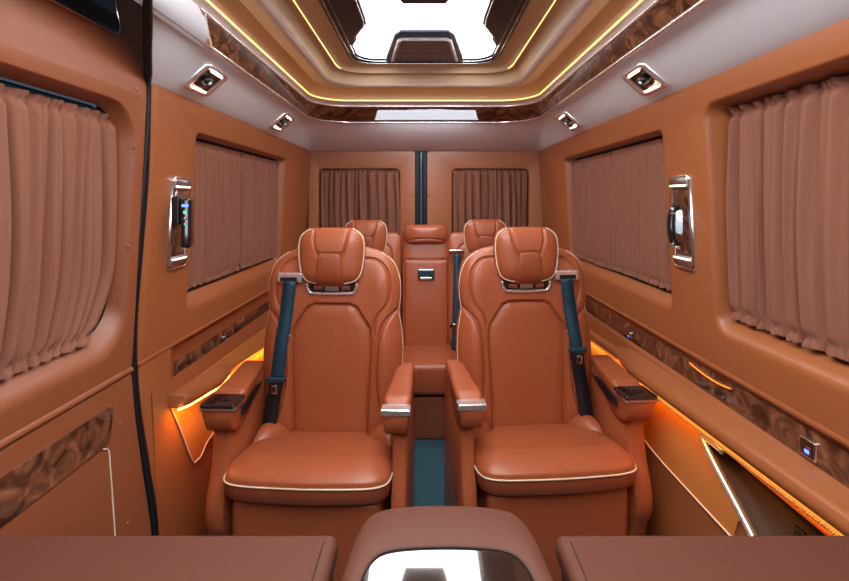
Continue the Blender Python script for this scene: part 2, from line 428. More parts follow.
SIDE = [(-.49, 0), (-.497, -.003), (-.503, .004), (-.507, .014)]
def side_wall(s, y0, y1, name, holes):
    th = lambda a, b_, d: (s * (wall_x(b_) + d), a, b_)
    # rows of the outline are split so the lean of the wall is followed
    outer = [(y0, -.49), (y1, -.49), (y1, .36), (y0, .36)]
    wl = struct(put(name, holed_panel(outer, holes, th, None, 0), M['wall'], sharp=40))
    return wl
def ledge_x(Y): return lerp(.792, .838, sm(1.85, 2.15, Y))
def led_z(s, Y):
    if s > 0: return -.645 - .043 * (Y - .94)
    return float(np.interp(Y, [1.5, 1.64, 2.02, 2.35, 3.5], [-.668, -.700, -.752, -.79, -.84]))
def lower_side(s, y0, y1, wl, ztop, quilt_poly, hole=None):
    ys = list(np.linspace(y0, y1, 80))
    # beltline roll and recess behind the burl strip
    prof = lambda Y: [(.861, -.488), (.858, -.494), (.8585, -.500), (.863, -.506), (.872, -.509), (.876, -.515), (.876, ztop + .02), (.876, ztop)]
    put('belt_rail', loft([[(s * x, Y, z) for x, z in prof(Y)] for Y in ([1.44] if s < 0 else []) + ys], closed=False), M['wall'], wl, sharp=50)
    def lp(Y, e=1.):
        L_ = ledge_x(Y); zl_ = led_z(s, Y)
        P_ = [(.878, ztop), (lerp(.878, L_ + .014, .5), lerp(ztop, zl_ + .046, .45)), (L_ + .014, zl_ + .046), (L_ + .003, zl_ + .034), (L_, zl_ + .02), (L_ + .006, zl_ + .006), (L_ + .02, zl_ - .001), (.852, zl_ - .002)]
        return [(.88 + (x - .88) * e, -.64 + (z + .64) * lerp(.7, 1, e)) for x, z in P_]
    secs = [(Y, 1.) for Y in ys]
    if s < 0: secs = [(y0 - .012, .02), (y0 - .011, .35), (y0 - .007, .75), (y0 - .002, .93)] + secs
    ld = put('armrest_ledge', loft([[(s * x, Y, z) for x, z in spline(lp(Y, e), 3)] for Y, e in secs], closed=False), M['wall'], wl)
    return ld

# right wall -------------------------------------------------
WR = side_wall(1, -.5, 3.47, 'wall_right', [
    (.30, 1.415, -.400, .285, .05, [(.002, .0006), (.005, .0025), (.008, .010), (.010, .02), (.015, .055), (.02, .085)], .045),
    (1.655, 2.83, -.392, .250, .035, [(.002, .0006), (.004, .0025), (.006, .007), (.009, .014), (.012, .03), (.015, .04)], .045)])
lower_side(1, -.5, 3.47, WR, -.592, None)
# left rear wall ---------------------------------------------
WL = side_wall(-1, 1.47, 3.47, 'wall_left', [
    (1.725, 2.85, -.415, .250, .035, [(.002, .0006), (.004, .0025), (.006, .007), (.009, .014), (.012, .03), (.015, .04)], .058)])
lower_side(-1, 1.595, 3.47, WL, -.652, None)
# pillar edge: rounds outward toward the sliding door, slopes at the foot
def pil(Y, dx, zs): return [(-(wall_x(z) + dx), Y, z) for z in zs]
zs = list(np.linspace(FL, .36, 30))
def pshift(z): return -.0 * z
zu = list(np.linspace(-.49, .36, 20))
put('pillar_return', loft([pil(1.47, 0, zu), pil(1.45, .003, zu), pil(1.438, .010, zu), pil(1.432, .025, zu), pil(1.43, .08, zu)], closed=False), M['wall'], WL)

# lower skins
def low_x(z): return .852 - max(0, -.668 - z) * .05
def lower_skin(s, y0, y1, wl, holes, nm='lower_panel'):
    th = lambda a, b_, d: (s * (low_x(b_) + d), a, b_)
    outer = [(y0, FL), (y1, FL), (y1, -.60), (y0, -.60)]
    return put(nm, holed_panel(outer, holes, th, None, 0), M['wall'], wl, sharp=40)
PK = spline([(1.44, -.712), (1.462, -.722), (1.40, -.765), (1.23, -.86), (1.08, -.97), (.95, -1.0), (.60, -1.0), (.50, -.98), (.48, -.85), (.50, -.73), (.55, -.712)], 4, closed=True)
PK = [(float(a), float(b_)) for a, b_ in PK]
lower_skin(1, -.5, 3.47, WR, [('poly', PK, [(.002, .002), (.003, .009)])])
lower_skin(-1, 1.50, 3.47, WL, [])
# foot of the left pillar, from the belt rail down, running forward of the ledge
zl = list(np.linspace(FL, -.488, 24))
def low_x(z): return .852 - max(0, -.668 - z) * .05
def fy(z): return .035 * sm(-.65, -.95, z) if False else .04 * sm(.60, .95, -z)
def foot_x(z): return low_x(z) - .0006 if z < -.66 else lerp(.8525, .861, sm(-.66, -.55, z))
put('pillar_foot', loft([[(-foot_x(z) - .03, 1.655, z) for z in zl], [(-foot_x(z) - .002, 1.648, z) for z in zl], [(-foot_x(z), 1.62, z) for z in zl]] + [[(-foot_x(z) - dx, y + fy(z), z) for z in zl] for dx, y in ((0, 1.465), (.005, 1.445), (.02, 1.432), (.09, 1.43))], closed=False), M['wall'], WL)

# quilted panels with piping and the glowing strip under the ledge
def quilt(s, poly, wl, piping):
    pts = [(s * (low_x(z) - .006), y, z) for y, z in poly]
    bm = bmesh.new(); vs = [bm.verts.new(p) for p in pts]; bm.faces.new(vs)
    vs2 = [bm.verts.new((p[0] + s * .012, p[1], p[2])) for p in pts]
    for i in range(len(vs)): bm.faces.new((vs[i], vs[(i + 1) % len(vs)], vs2[(i + 1) % len(vs)], vs2[i]))
    put('quilted_panel', bm, M['quilt'], wl, smooth=False)
    if piping: put('cream_piping', tube([(s * (low_x(z) - .007), y, z) for y, z in spline(piping, 8)], .0028, k=6), M['piping'], wl)
quilt(-1, [(1.59, -.668), (1.645, -.78), (1.73, -.94), (1.78, -.955), (1.85, -.93), (2.4, -.92), (3.3, -.92), (3.3, -.70), (1.592, -.655)], WL,
      [(1.59, -.676), (1.645, -.78), (1.72, -.932), (1.75, -.95), (1.79, -.95), (1.85, -.925), (2.0, -.92), (2.6, -.92)])
quilt(1, [(.62, -.700), (1.43, -.700), (1.478, -.722), (1.44, -.76), (1.28, -.855), (1.30, -.92), (1.7, -.92), (1.95, -.895), (2.4, -.87), (3.3, -.86), (3.3, -.68), (.62, -.64)], WR,
      [(1.05, -.915), (1.3, -.915), (1.6, -.918), (1.75, -.915), (1.9, -.90), (2.1, -.88), (2.6, -.86)])
def ledpath(s, y0, y1):
    return [(s * min(low_x(-.668) - .004, ledge_x(Y) + .014), Y, led_z(s, Y) - .002) for Y in np.linspace(y0, y1, 60)]
led = put('light_strip', tube(ledpath(1, -.4, 3.4), .0026, k=6), M['led_amber'], WR)
led = put('light_strip', tube(ledpath(-1, 1.572, 3.4), .0042, k=6), M['led_gold'], WL)
for s_, ya, yb_, zz, pw in ((-1, 1.58, 3.3, -.755, 5.0), (1, .6, 3.2, -.705, 2.4)):   # the strips' own light, washing down over the quilting
    mid_ = (ya + yb_) / 2; sl0 = (led_z(s_, yb_) - led_z(s_, ya)) / (yb_ - ya)
    a_ = area('light_strip_glow', (s_ * .822, mid_, H + (led_z(s_, ya) + led_z(s_, yb_)) / 2 - .012), (math.atan(sl0), s_ * -.35, 0), .012, yb_ - ya, pw, (1, .36, .03))
# braided cord beside the strip on the right
cv = []
pth = ledpath(1, -.4, 2.6)
P_ = resample(pth, 420, closed=False)
b_ = bmesh.new()
for i, p in enumerate(P_):
    if i % 1 == 0 and .7 < p[1] < 2.4:
        box_bm((p[0] - .004, p[1], p[2] - .006), (.006, .0045, .008), .001, 1, bm=b_, rot=(.6, 0, 0))
put('braided_cord', b_, mat('amber_cord', (.75, .33, .08), .5), WR)

# burl strips
def burl_strip(s, y0, y1, za0, za1, zb0, zb1, label, slant=.03):
    x = .872
    f = [(s * x, y0, za0), (s * x, y1, za1), (s * x, y1, zb1), (s * x, y0 + 0, zb0)]
    o = put('burl_inlay', loft([[(p[0] + s * .006, p[1], p[2]) for p in f], f], cap1=True), M['wood'], smooth=False)
    return tag(o, label, 'inlay', 'burl wood inlays on the walls')
burl_strip(1, -.3, 3.40, -.513, -.535, -.594, -.596, 'long dark burl wood inlay along the right wall under both windows')
burl_strip(-1, 1.665, 3.40, -.568, -.560, -.650, -.648, 'dark burl wood inlay on the left wall behind the sliding door pillar')

# storage pocket right
pc_ = np.mean(np.array(PK), 0)
def pkl(k, off): return [(low_x(z) + off, float(y + (pc_[0] - y) * k), float(z + (pc_[1] - z) * k)) for y, z in PK]
poc = put('storage_pocket', loft([pkl(.008, .006), pkl(.012, .012), pkl(.025, .055)], cap1=True), M['pocket'], WR)
put('metal_edge', tube([(low_x(z) - .003, y, z) for y, z in spline([(1.36, -.711), (1.44, -.712), (1.462, -.722), (1.40, -.765), (1.23, -.86), (1.08, -.97)], 6)], .0105, k=8), M['trimchrome'], poc)
box('divider', (.868, 1.02, -.86), (.05, .012, .22), .004, M['satin'], poc, rot=(-.35, 0, 0))
box('bracket', (.885, 1.13, -.80), (.012, .035, .05), .003, M['black'], poc)

# rear wall with two doors ------------------------------------
YR = 3.46
struct(box('wall_rear', (0, YR + .12, -.45), (1.9, .06, 1.85), 0, M['wall']))
def rear_door(x0, x1, hx0, hx1, nm):
    th = lambda a, b_, d: (a, YR - .02 + d, b_)
    outer = rrect(x0, x1, FL, .348, .012, n=3)
    d_ = struct(put(nm, holed_panel(outer, [(hx0, hx1, -.34, .232, .045, [(.002, .0006), (.005, .003), (.009, .008), (.011, .02), (.014, .045)])], th, None, 0), M['wall'], sharp=40))
    put('door_edge', loft([[(p[0], YR - .02, p[1]) for p in outer], [(p[0], YR + .06, p[1]) for p in outer]]), M['wall'], d_)
    return d_
DRL = rear_door(-.83, -.068, -.765, -.17, 'door_2')
DRR = rear_door(.020, .85, .19, .755, 'door_3')
struct(box('trim_1', (-.024, YR + .03, -.40), (.088, .06, 1.5), .006, M['rubber']))
box('seal_lip', (-.024, YR - .012, -.40), (.03, .03, 1.5), .01, mat('seal_teal', (.006, .03, .045), .25), bpy.data.objects['trim_1'])
for (x, z, d_) in ((-.082, .03, DRL), (.036, .03, DRR), (-.80, .03, DRL), (.835, .03, DRR)):
    b_ = bmesh.new(); bmesh.ops.create_cone(b_, cap_ends=True, segments=12, radius1=.007, radius2=.005, depth=.006)
    for q in b_.verts: q.co = Vector((x + q.co.x, YR - .023 + q.co.z, z + q.co.y))
    put('screw_cap', b_, M['wall'], d_)

# sliding door, front left -----------------------------------
def door_x(z):
    if z > .30: return .8098
    return wall_x(z) - .008 if z > -.49 else .853 + .01 - (-.49 - z) * .04 - .01
DE = 1.398     # rear edge of the sliding door
th = lambda a, b_, d: (-(door_x(b_) + d), a, b_)
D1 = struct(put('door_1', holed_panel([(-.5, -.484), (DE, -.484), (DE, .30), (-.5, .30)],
    [(-.3, 1.362, -.432, .268, .115, [(.002, .0006), (.004, .003), (.007, .009), (.010, .018), (.014, .035), (.018, .048)], .045)], th, None, 0), M['door'], sharp=40))
ys = [-.5, .3, 1.0, DE]
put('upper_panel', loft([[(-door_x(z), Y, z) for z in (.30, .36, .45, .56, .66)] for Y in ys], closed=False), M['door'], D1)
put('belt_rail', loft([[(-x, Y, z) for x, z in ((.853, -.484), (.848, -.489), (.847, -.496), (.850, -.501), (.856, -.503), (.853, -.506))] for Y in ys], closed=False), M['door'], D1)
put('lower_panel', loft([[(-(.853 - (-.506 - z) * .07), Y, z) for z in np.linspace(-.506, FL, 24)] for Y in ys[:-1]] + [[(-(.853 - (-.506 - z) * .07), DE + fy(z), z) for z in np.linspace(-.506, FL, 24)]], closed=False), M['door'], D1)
def dlx(z): return .853 - (-.506 - z) * .07
pp = [(1.30, -.556), (1.305, -.565), (1.285, -.635), (1.275, -.648), (-.4, -.648), (-.4, -.556)]
f = [(-(dlx(z) - .004), y, z) for y, z in pp]
o = put('burl_inlay', loft([[(-(dlx(z) + .004), y, z) for y, z in pp], f], cap1=True), M['wood'], smooth=False)
tag(o, 'glossy burl wood inlay on the front left door under the curtained window', 'inlay', 'burl wood inlays on the walls')
put('cream_piping', tube([(-(dlx(z) - .002), y, z) for y, z in spline([(1.255, -.652), (1.275, -.665), (1.278, -.70), (1.278, -.95), (1.278, -1.1)], 5)], .0022, k=6), M['piping'], D1)
put('door_rear_edge', loft([[(-(door_x(z) if z > -.49 else dlx(z)) - q, DE + w_ + fy(z), z) for z in np.linspace(FL, .66, 60)] for q, w_ in ((0, 0), (.002, .006), (.01, .012), (.05, .014))], closed=False), M['door'], D1)
for z, yy in ((.31, 1.35), (.15, 1.355), (-.13, 1.35), (-.62, 1.335), (-.90, 1.335)):
    b_ = bmesh.new(); bmesh.ops.create_uvsphere(b_, u_segments=12, v_segments=8, radius=.006)
    xx = -(door_x(z) if z > -.49 else dlx(z))
    for q in b_.verts: q.co = Vector((xx + q.co.x * .5, yy + q.co.y, z + q.co.z))
    put('screw_cap', b_, M['door'], D1)
# dark glossy corner panel high on the door
qp = [(.90, .56), (1.235, .56), (1.272, .462), (1.268, .438), (1.25, .432), (1.035, .432), (.90, .40)]
o = put('corner_panel', loft([[(-(door_x(z) + .003), y, z) for y, z in qp], [(-(door_x(z) - .004), y, z) for y, z in qp]], cap1=True), M['gloss'], smooth=False)
tag(o, 'dark glossy corner panel high on the front left door', 'panel')
put('panel_edge', tube([(-(door_x(z) - .004), y, z) for y, z in qp], .003, closed=True, k=6), M['bronze'], o)
# the black rubber seal following the pillar
sp = [(-.60, 1.04, .53), (-.655, 1.135, .47), (-.70, 1.215, .437), (-.75, 1.30, .396), (-.79, 1.372, .367), (-.812, 1.404, .345), (-.822, 1.412, .28), (-.832, 1.415, .12), (-.850, 1.412, -.13), (-.865, 1.405, -.38), (-.860, 1.408, -.58), (-.842, 1.425, -.78), (-.828, 1.448, -.98), (-.82, 1.455, -1.2), (-.82, 1.455, -1.335)]
SP = spline([(a, b_ + (.006 if c_ < .34 else 0), c_) for a, b_, c_ in sp], 6)
sl_ = put('trim_2', tube(SP, [float(lerp(.0185, .011, sm(.0, .40, q[2]))) for q in SP], k=12), M['rubber']); struct(sl_)
put('seal_bead', tube([(p[0] + .011, p[1] - .008, p[2]) for p in SP], .005, k=8), M['black'], sl_)
# dark gap behind the seal
struct(put('trim_3', loft([[(-.93, 1.36, z) for z in (FL, .7)], [(-.93, 1.52, z) for z in (FL, .7)]], closed=False), M['rubber']))

# ------------------------------------------------------------------ windows and curtains
def window(n_, s, y0, y1, z0, z1, x):
    g = struct(box('window_%d' % n_, (s * x, (y0 + y1) / 2, (z0 + z1) / 2), (.004, y1 - y0, z1 - z0), 0, M['glass']))
    fr = rrect(y0, y1, z0, z1, .04)
    put('window_frame', tube([(s * (x - .004), a, b_) for a, b_ in fr], .008, closed=True, k=6), M['rubber'], g)
window(1, 1, .31, 1.40, -.37, .27, .928)
window(2, 1, 1.67, 2.82, -.33, .238, .895)
window(3, -1, 1.74, 2.84, -.338, .238, .895)
window(4, -1, -.27, 1.34, -.38, .25, .912)
for n_, x0, x1 in ((5, -.75, -.185), (6, .205, .74)):
    g = struct(box('window_%d' % n_, ((x0 + x1) / 2, YR + .05, -.05), (x1 - x0, .004, .57), 0, M['glass']))
    put('window_frame', tube([(a, YR + .045, b_) for a, b_ in rrect(x0, x1, -.33, .225, .04)], .008, closed=True, k=6), M['rubber'], g)

def curtain(O, U, V, N, npl, amp, seed, label, pull=None, hem=.035, rail=True, sag=0):
    """O lower corner; U width vector; V height vector; N unit vector toward the cabin"""
    rnd = random.Random(seed); nu, nv = npl * 14, 46
    O, U, V, N = map(lambda q: np.array(q, float), (O, U, V, N))
    wts = np.array([rnd.uniform(.45, 1.7) for _ in range(npl)]); edge = np.r_[0, np.cumsum(wts)] / wts.sum()
    am = [rnd.uniform(.55, 1.15) for _ in range(npl)]; drift = [rnd.uniform(-.012, .012) for _ in range(npl + 1)]
    ph2 = [rnd.uniform(0, 6.28) for _ in range(6)]
    verts = []
    for j in range(nv + 1):
        v = j / nv
        if j < 7: v = (j / 7) * .09
        elif j > nv - 7: v = .91 + ((j - nv + 7) / 7) * .09
        else: v = .09 + (j - 7) / (nv - 14) * .82
        for i in range(nu + 1):
            u = i / nu
            k = min(npl - 1, int(np.searchsorted(edge, u, side='right') - 1)); t = (u - edge[k]) / (edge[k + 1] - edge[k])
            a = am[k]
            d = amp * a * (max(0, math.sin(PI * t)) ** .5 * 2.0 - 1.15)
            d += amp * .25 * math.sin(2 * PI * t * 2 + ph2[k % 6] + v * 3)
            pinch = 1 - .8 * math.exp(-((v - (1 - hem)) / .018) ** 2) - .7 * math.exp(-((v - hem) / .018) ** 2)
            tap = .75 + .25 * math.sin(v * PI)
            d *= pinch * tap
            d += amp * .18 * math.sin(u * npl * 2.6 * 2 * PI + ph2[0]) * (1 if (v > 1 - hem or v < hem) else 0) * min(1, abs(v - (hem if v < .5 else 1 - hem)) / .02)
            uu = u + lerp(drift[k], drift[k + 1], t) * math.sin(v * PI * 1.2)
            if pull: uu = pull(uu, v)
            vv = v + sag * (-.012) * (math.sin(PI * t) if v > .9 or v < .1 else 0)
            verts.append(O + U * uu + V * vv + N * (d + amp))
    f = [(j * (nu + 1) + i, j * (nu + 1) + i + 1, (j + 1) * (nu + 1) + i + 1, (j + 1) * (nu + 1) + i) for j in range(nv) for i in range(nu)]
    o = put('curtain', (verts, f), M['curtain'])
    tag(o, label, 'curtain', 'pleated brown window curtains')
    if rail:
        for a in (1.014, .015):
            put('rail', tube([O + V * a - N * .004, O + U + V * a - N * .004], .005, k=8), M['rail'], o)
    return o
# near left door: front edge out of frame, rear edge swept forward at the bottom
def pull_door(u, v): return u * (1 - .055 * (1 - min(1, v / .36)) ** 2 * sm(.7, 1, u) - .008 * (1 - v))
curtain((-.900, -.20, -.372), (0, 1.552, 0), (.012, 0, .607), (1, 0, 0), 37, .020, 3,
        'wide pleated brown curtain over the window of the front left door', pull=pull_door)
curtain((.917, .32, -.340), (0, 1.07, 0), (-.01, 0, .602), (-1, 0, 0), 24, .022, 7,
        'wide pleated brown curtain over the deep front right window')
curtain((.893, 1.668, -.318), (0, .572, 0), (-.008, 0, .548), (-1, 0, 0), 15, .013, 11,
        'near half of the pair of brown curtains on the right rear window', sag=1)
curtain((.893, 2.252, -.322), (0, .605, 0), (-.008, 0, .552), (-1, 0, 0), 15, .013, 12,
        'far half of the pair of brown curtains on the right rear window', sag=1)
curtain((-.893, 1.730, -.325), (0, .548, 0), (.008, 0, .555), (1, 0, 0), 15, .013, 13,
        'near half of the pair of brown curtains on the left rear window', sag=1)
curtain((-.893, 2.292, -.325), (0, .590, 0), (.008, 0, .555), (1, 0, 0), 15, .013, 14,
        'far half of the pair of brown curtains on the left rear window', sag=1)
curtain((-.752, YR + .008, -.32), (.57, 0, 0), (0, 0, .532), (0, -1, 0), 11, .027, 15,
        'pleated brown curtain on the left back door window')
curtain((.205, YR + .008, -.32), (.535, 0, 0), (0, 0, .532), (0, -1, 0), 11, .027, 16,
        'pleated brown curtain on the right back door window')

# ------------------------------------------------------------------ pillar plates and their devices
def pillar_plate(s, y0, y1, z0, z1, label):
    t = thing('pillar_plate', (s * .83, (y0 + y1) / 2, z0), label, 'wall plate', 'tall chrome plates on the pillars')
    def L(ins, off): return [(s * (wall_x(b_) - off), a, b_) for a, b_ in rrect(y0, y1, z0, z1, .018, inset=ins, n=5)]
    put('bezel', loft([L(0, 0), L(.001, .006), L(.004, .010), L(.008, .009), L(.010, .004)]), M['chrome'], t)
    put('burl_face', loft([L(.009, .004), L(.0095, .0045)], cap1=True), M['wood'], t)
    for a, b_ in ((z1 - .045, z1 - .010), (z0 + .010, z0 + .045)):
        put('metal_end', loft([[(s * (wall_x(zz) - o_), yy, zz) for yy, zz in rrect(y0 + .008, y1 - .008, a, b_, .008, inset=i_, n=3)] for o_, i_ in ((.004, 0), (.009, 0), (.011, .002))], cap1=True), M['satin'], t)
    for zz in (z1 - .036, z0 + .036):
        put('light_bar', tube([(s * (wall_x(zz) - .012), y0 + .012, zz), (s * (wall_x(zz) - .012), y1 - .012, zz)], .003, k=6), M['led_warm'], t)
    return t
# left: x 170-188 px, y 177-268 ; right: x 671-693
pillar_plate(-1, 1.575, 1.69, -.235, .080, 'tall chrome and burl plate on the left pillar carrying a black handset')
pillar_plate(1, 1.495, 1.615, -.225, .082, 'tall chrome and burl plate on the right pillar carrying a crystal knob')
hs = thing('handset', (-.80, 1.58, -.15), 'black handset with small blue display in a holder on the left pillar plate', 'handset')
box('holder', (-.818, 1.60, -.035), (.03, .055, .095), .008, M['black'], hs)
b_ = box_bm((-.783, 1.585, -.075), (.032, .058, .165), .010, 3, rot=(0, 0, .25)); put('body', b_, M['gloss'], hs, wn=True)
box('display', (-.774, 1.551, -.018), (.020, .003, .009), .001, M['led_blue'], hs, rot=(0, 0, .25))
box('button', (-.774, 1.551, -.040), (.010, .003, .010), .001, M['led_green'], hs, rot=(0, 0, .25))
box('button', (-.774, 1.551, -.060), (.010, .003, .010), .003, M['satin'], hs, rot=(0, 0, .25))
box('button', (-.774, 1.551, -.078), (.005, .003, .005), .001, M['led_green'], hs, rot=(0, 0, .25))
kn = thing('crystal_knob', (.80, 1.56, -.13), 'faceted crystal knob on a chrome mount on the right pillar plate', 'knob')
put('mount', tube(spline([(.822, 1.56, -.02), (.806, 1.56, -.035), (.800, 1.56, -.085), (.806, 1.56, -.13), (.823, 1.56, -.15)], 6), .011, k=10), M['gloss'], kn)
b_ = bmesh.new(); bmesh.ops.create_cone(b_, cap_ends=True, segments=14, radius1=.026, radius2=.022, depth=.030)
bmesh.ops.bevel(b_, geom=b_.edges[:], offset=.004, segments=1, affect='EDGES')
for q in b_.verts: q.co = Vector((.806 - .5 * q.co.z + q.co.x * .30, 1.520 + q.co.x * .65 + q.co.z * .4, -.070 + q.co.y * 1.6))
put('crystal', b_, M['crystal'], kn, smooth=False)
for k_, zz in enumerate((-.045, -.15)):
    box('chrome_clip', (.803, 1.545, zz), (.015, .05, .008), .003, M['chrome'], kn)

# small sockets on the burl strips
def socket(s, x, Y, z, w_, label, lit=True):
    t = thing('power_socket', (s * x, Y, z - w_ / 2), label, 'power socket', 'small square power sockets in the burl')
    box('bezel', (s * (x - .002), Y, z), (.012, w_, w_ * .95), .004, M['chrome'], t)
    box('face', (s * (x - .0075), Y, z), (.004, w_ * .82, w_ * .78), .002, M['gloss'], t)
    box('indicator', (s * (x - .010), Y - w_ * .05, z - w_ * .12), (.002, w_ * .28, w_ * .18), .001, M['led_blue'], t)
    box('slot', (s * (x - .010), Y - w_ * .12, z + w_ * .12), (.002, w_ * .35, w_ * .07), .0005, M['chrome'], t)
socket(1, .872, 1.085, -.562, .046, 'square chrome power socket with blue light near the front of the right burl inlay')
socket(1, .872, 2.03, -.572, .030, 'small blue-lit power socket in the right burl inlay beside the right seat')
socket(-1, .872, 2.09, -.605, .032, 'small blue-lit power socket in the left burl inlay beside the left seat')
o = put('light_slit', tube(spline([(.867, 1.36, -.535), (.867, 1.42, -.542), (.867, 1.50, -.541), (.867, 1.57, -.533)], 4), .0022, k=6), mat('amber_slit', (1, .3, .03), emit=1.0, emit_col=(1, .22, .02)))
tag(o, 'thin amber light slit set in the burl inlay of the right wall', 'light slit')

# ------------------------------------------------------------------ captain's seats
def ribbon(pts, width, side, nrm, thick=.002):
    """flat webbing along pts; side = width direction"""
    pts = [Vector([float(q) for q in p]) for p in pts]; s_ = Vector(side).normalized(); n_ = Vector(nrm).normalized()
    L = []
    for p in pts:
        L.append([tuple(p - s_ * width / 2 - n_ * thick / 2), tuple(p + s_ * width / 2 - n_ * thick / 2), tuple(p + s_ * width / 2 + n_ * thick / 2), tuple(p - s_ * width / 2 + n_ * thick / 2)])
    return loft(L, cap0=True, cap1=True)

def headrest(parent, cx, Y, zc, sc_=1.0, lean=.06):
    half = [(x * .955, z) for x, z in [(0, .112), (.06, .111), (.10, .104), (.128, .080), (.137, .04), (.135, -.01), (.126, -.060), (.108, -.090), (.075, -.104), (.03, -.108), (0, -.108)]]
    out = spline(mirror_poly([(x * sc_, z * sc_) for x, z in half]), 5, closed=True)
    def fr(p, h): return np.stack([cx + p[:, 0], Y - h + (p[:, 1]) * lean, zc + p[:, 1]], 1)
    A = [(-.068, .112), (-.064, .06), (-.055, .025), (-.042, -.001), (-.034, -.006)]
    tab = spline([(-.038, -.002), (-.030, .008), (0, .012), (.030, .008), (.038, -.002), (.043, -.04), (.046, -.12), (0, -.125), (-.046, -.12), (-.043, -.04)], 4, closed=True)
    tab = [(x * sc_, z * sc_) for x, z in tab]
    A = [(x * sc_, z * sc_) for x, z in A]
    def det(P_):
        d = groove(P_, A, .006, .0045) + groove(P_, [(-x, z) for x, z in A], .006, .0045)
        d += puff(P_, tab, -.004, .003)
        d += -.006 * np.exp(-(P_[:, 0] / .05) ** 2) * (P_[:, 1] < .02)
        return d
    P0 = out
    hr = put('headrest', pillow(out, (0, 0), fr, .052, .06, 2.6, 3, det, nr=60, nt=220), M['seat'], parent)
    hp = [(x * sc_, z * sc_) for x, z in [(.085, .108), (.10, .104), (.128, .080), (.137, .04), (.135, -.01), (.126, -.060), (.108, -.090), (.075, -.104), (.050, -.107)]]
    for k_ in (-1, 1):
        put('piping', tube([(cx + k_ * q[0] * .944, Y - .017 + q[1] * lean, zc + q[1] * .988) for q in spline(hp, 5)], .0030, k=6), M['piping'], hr)
    # centre tab wraps over the lower front
    th_ = [(x * 1.10, z) for x, z in spline([(-.040, .0), (-.031, .012), (0, .016), (.031, .012), (.040, .0), (.045, -.04), (.048, -.090), (.044, -.113), (0, -.116), (-.044, -.113), (-.048, -.090), (-.045, -.04)], 4, closed=True)]
    def fr2(p, h):
        r_ = np.abs(p[:, 1]) / .112
        base = .052 * (1 - np.clip(r_, 0, .97) ** 2.6) ** (1 / 2.6)
        base = np.maximum(base, .018)
        return np.stack([cx + p[:, 0] * sc_, Y - base - h - .003 + p[:, 1] * lean, zc + p[:, 1] * sc_], 1)
    put('centre_tab', pillow(th_, (0, -.05), fr2, .010, .014, 3, 4, None, nr=16, nt=80, nb=6), M['tab'], hr)
    for s in (-1, 1):
        put('post', tube([(cx + s * .055, Y + .02, zc - .08), (cx + s * .055, Y + .025, zc - .19)], .006, k=8), M['chrome'], hr)
    return hr

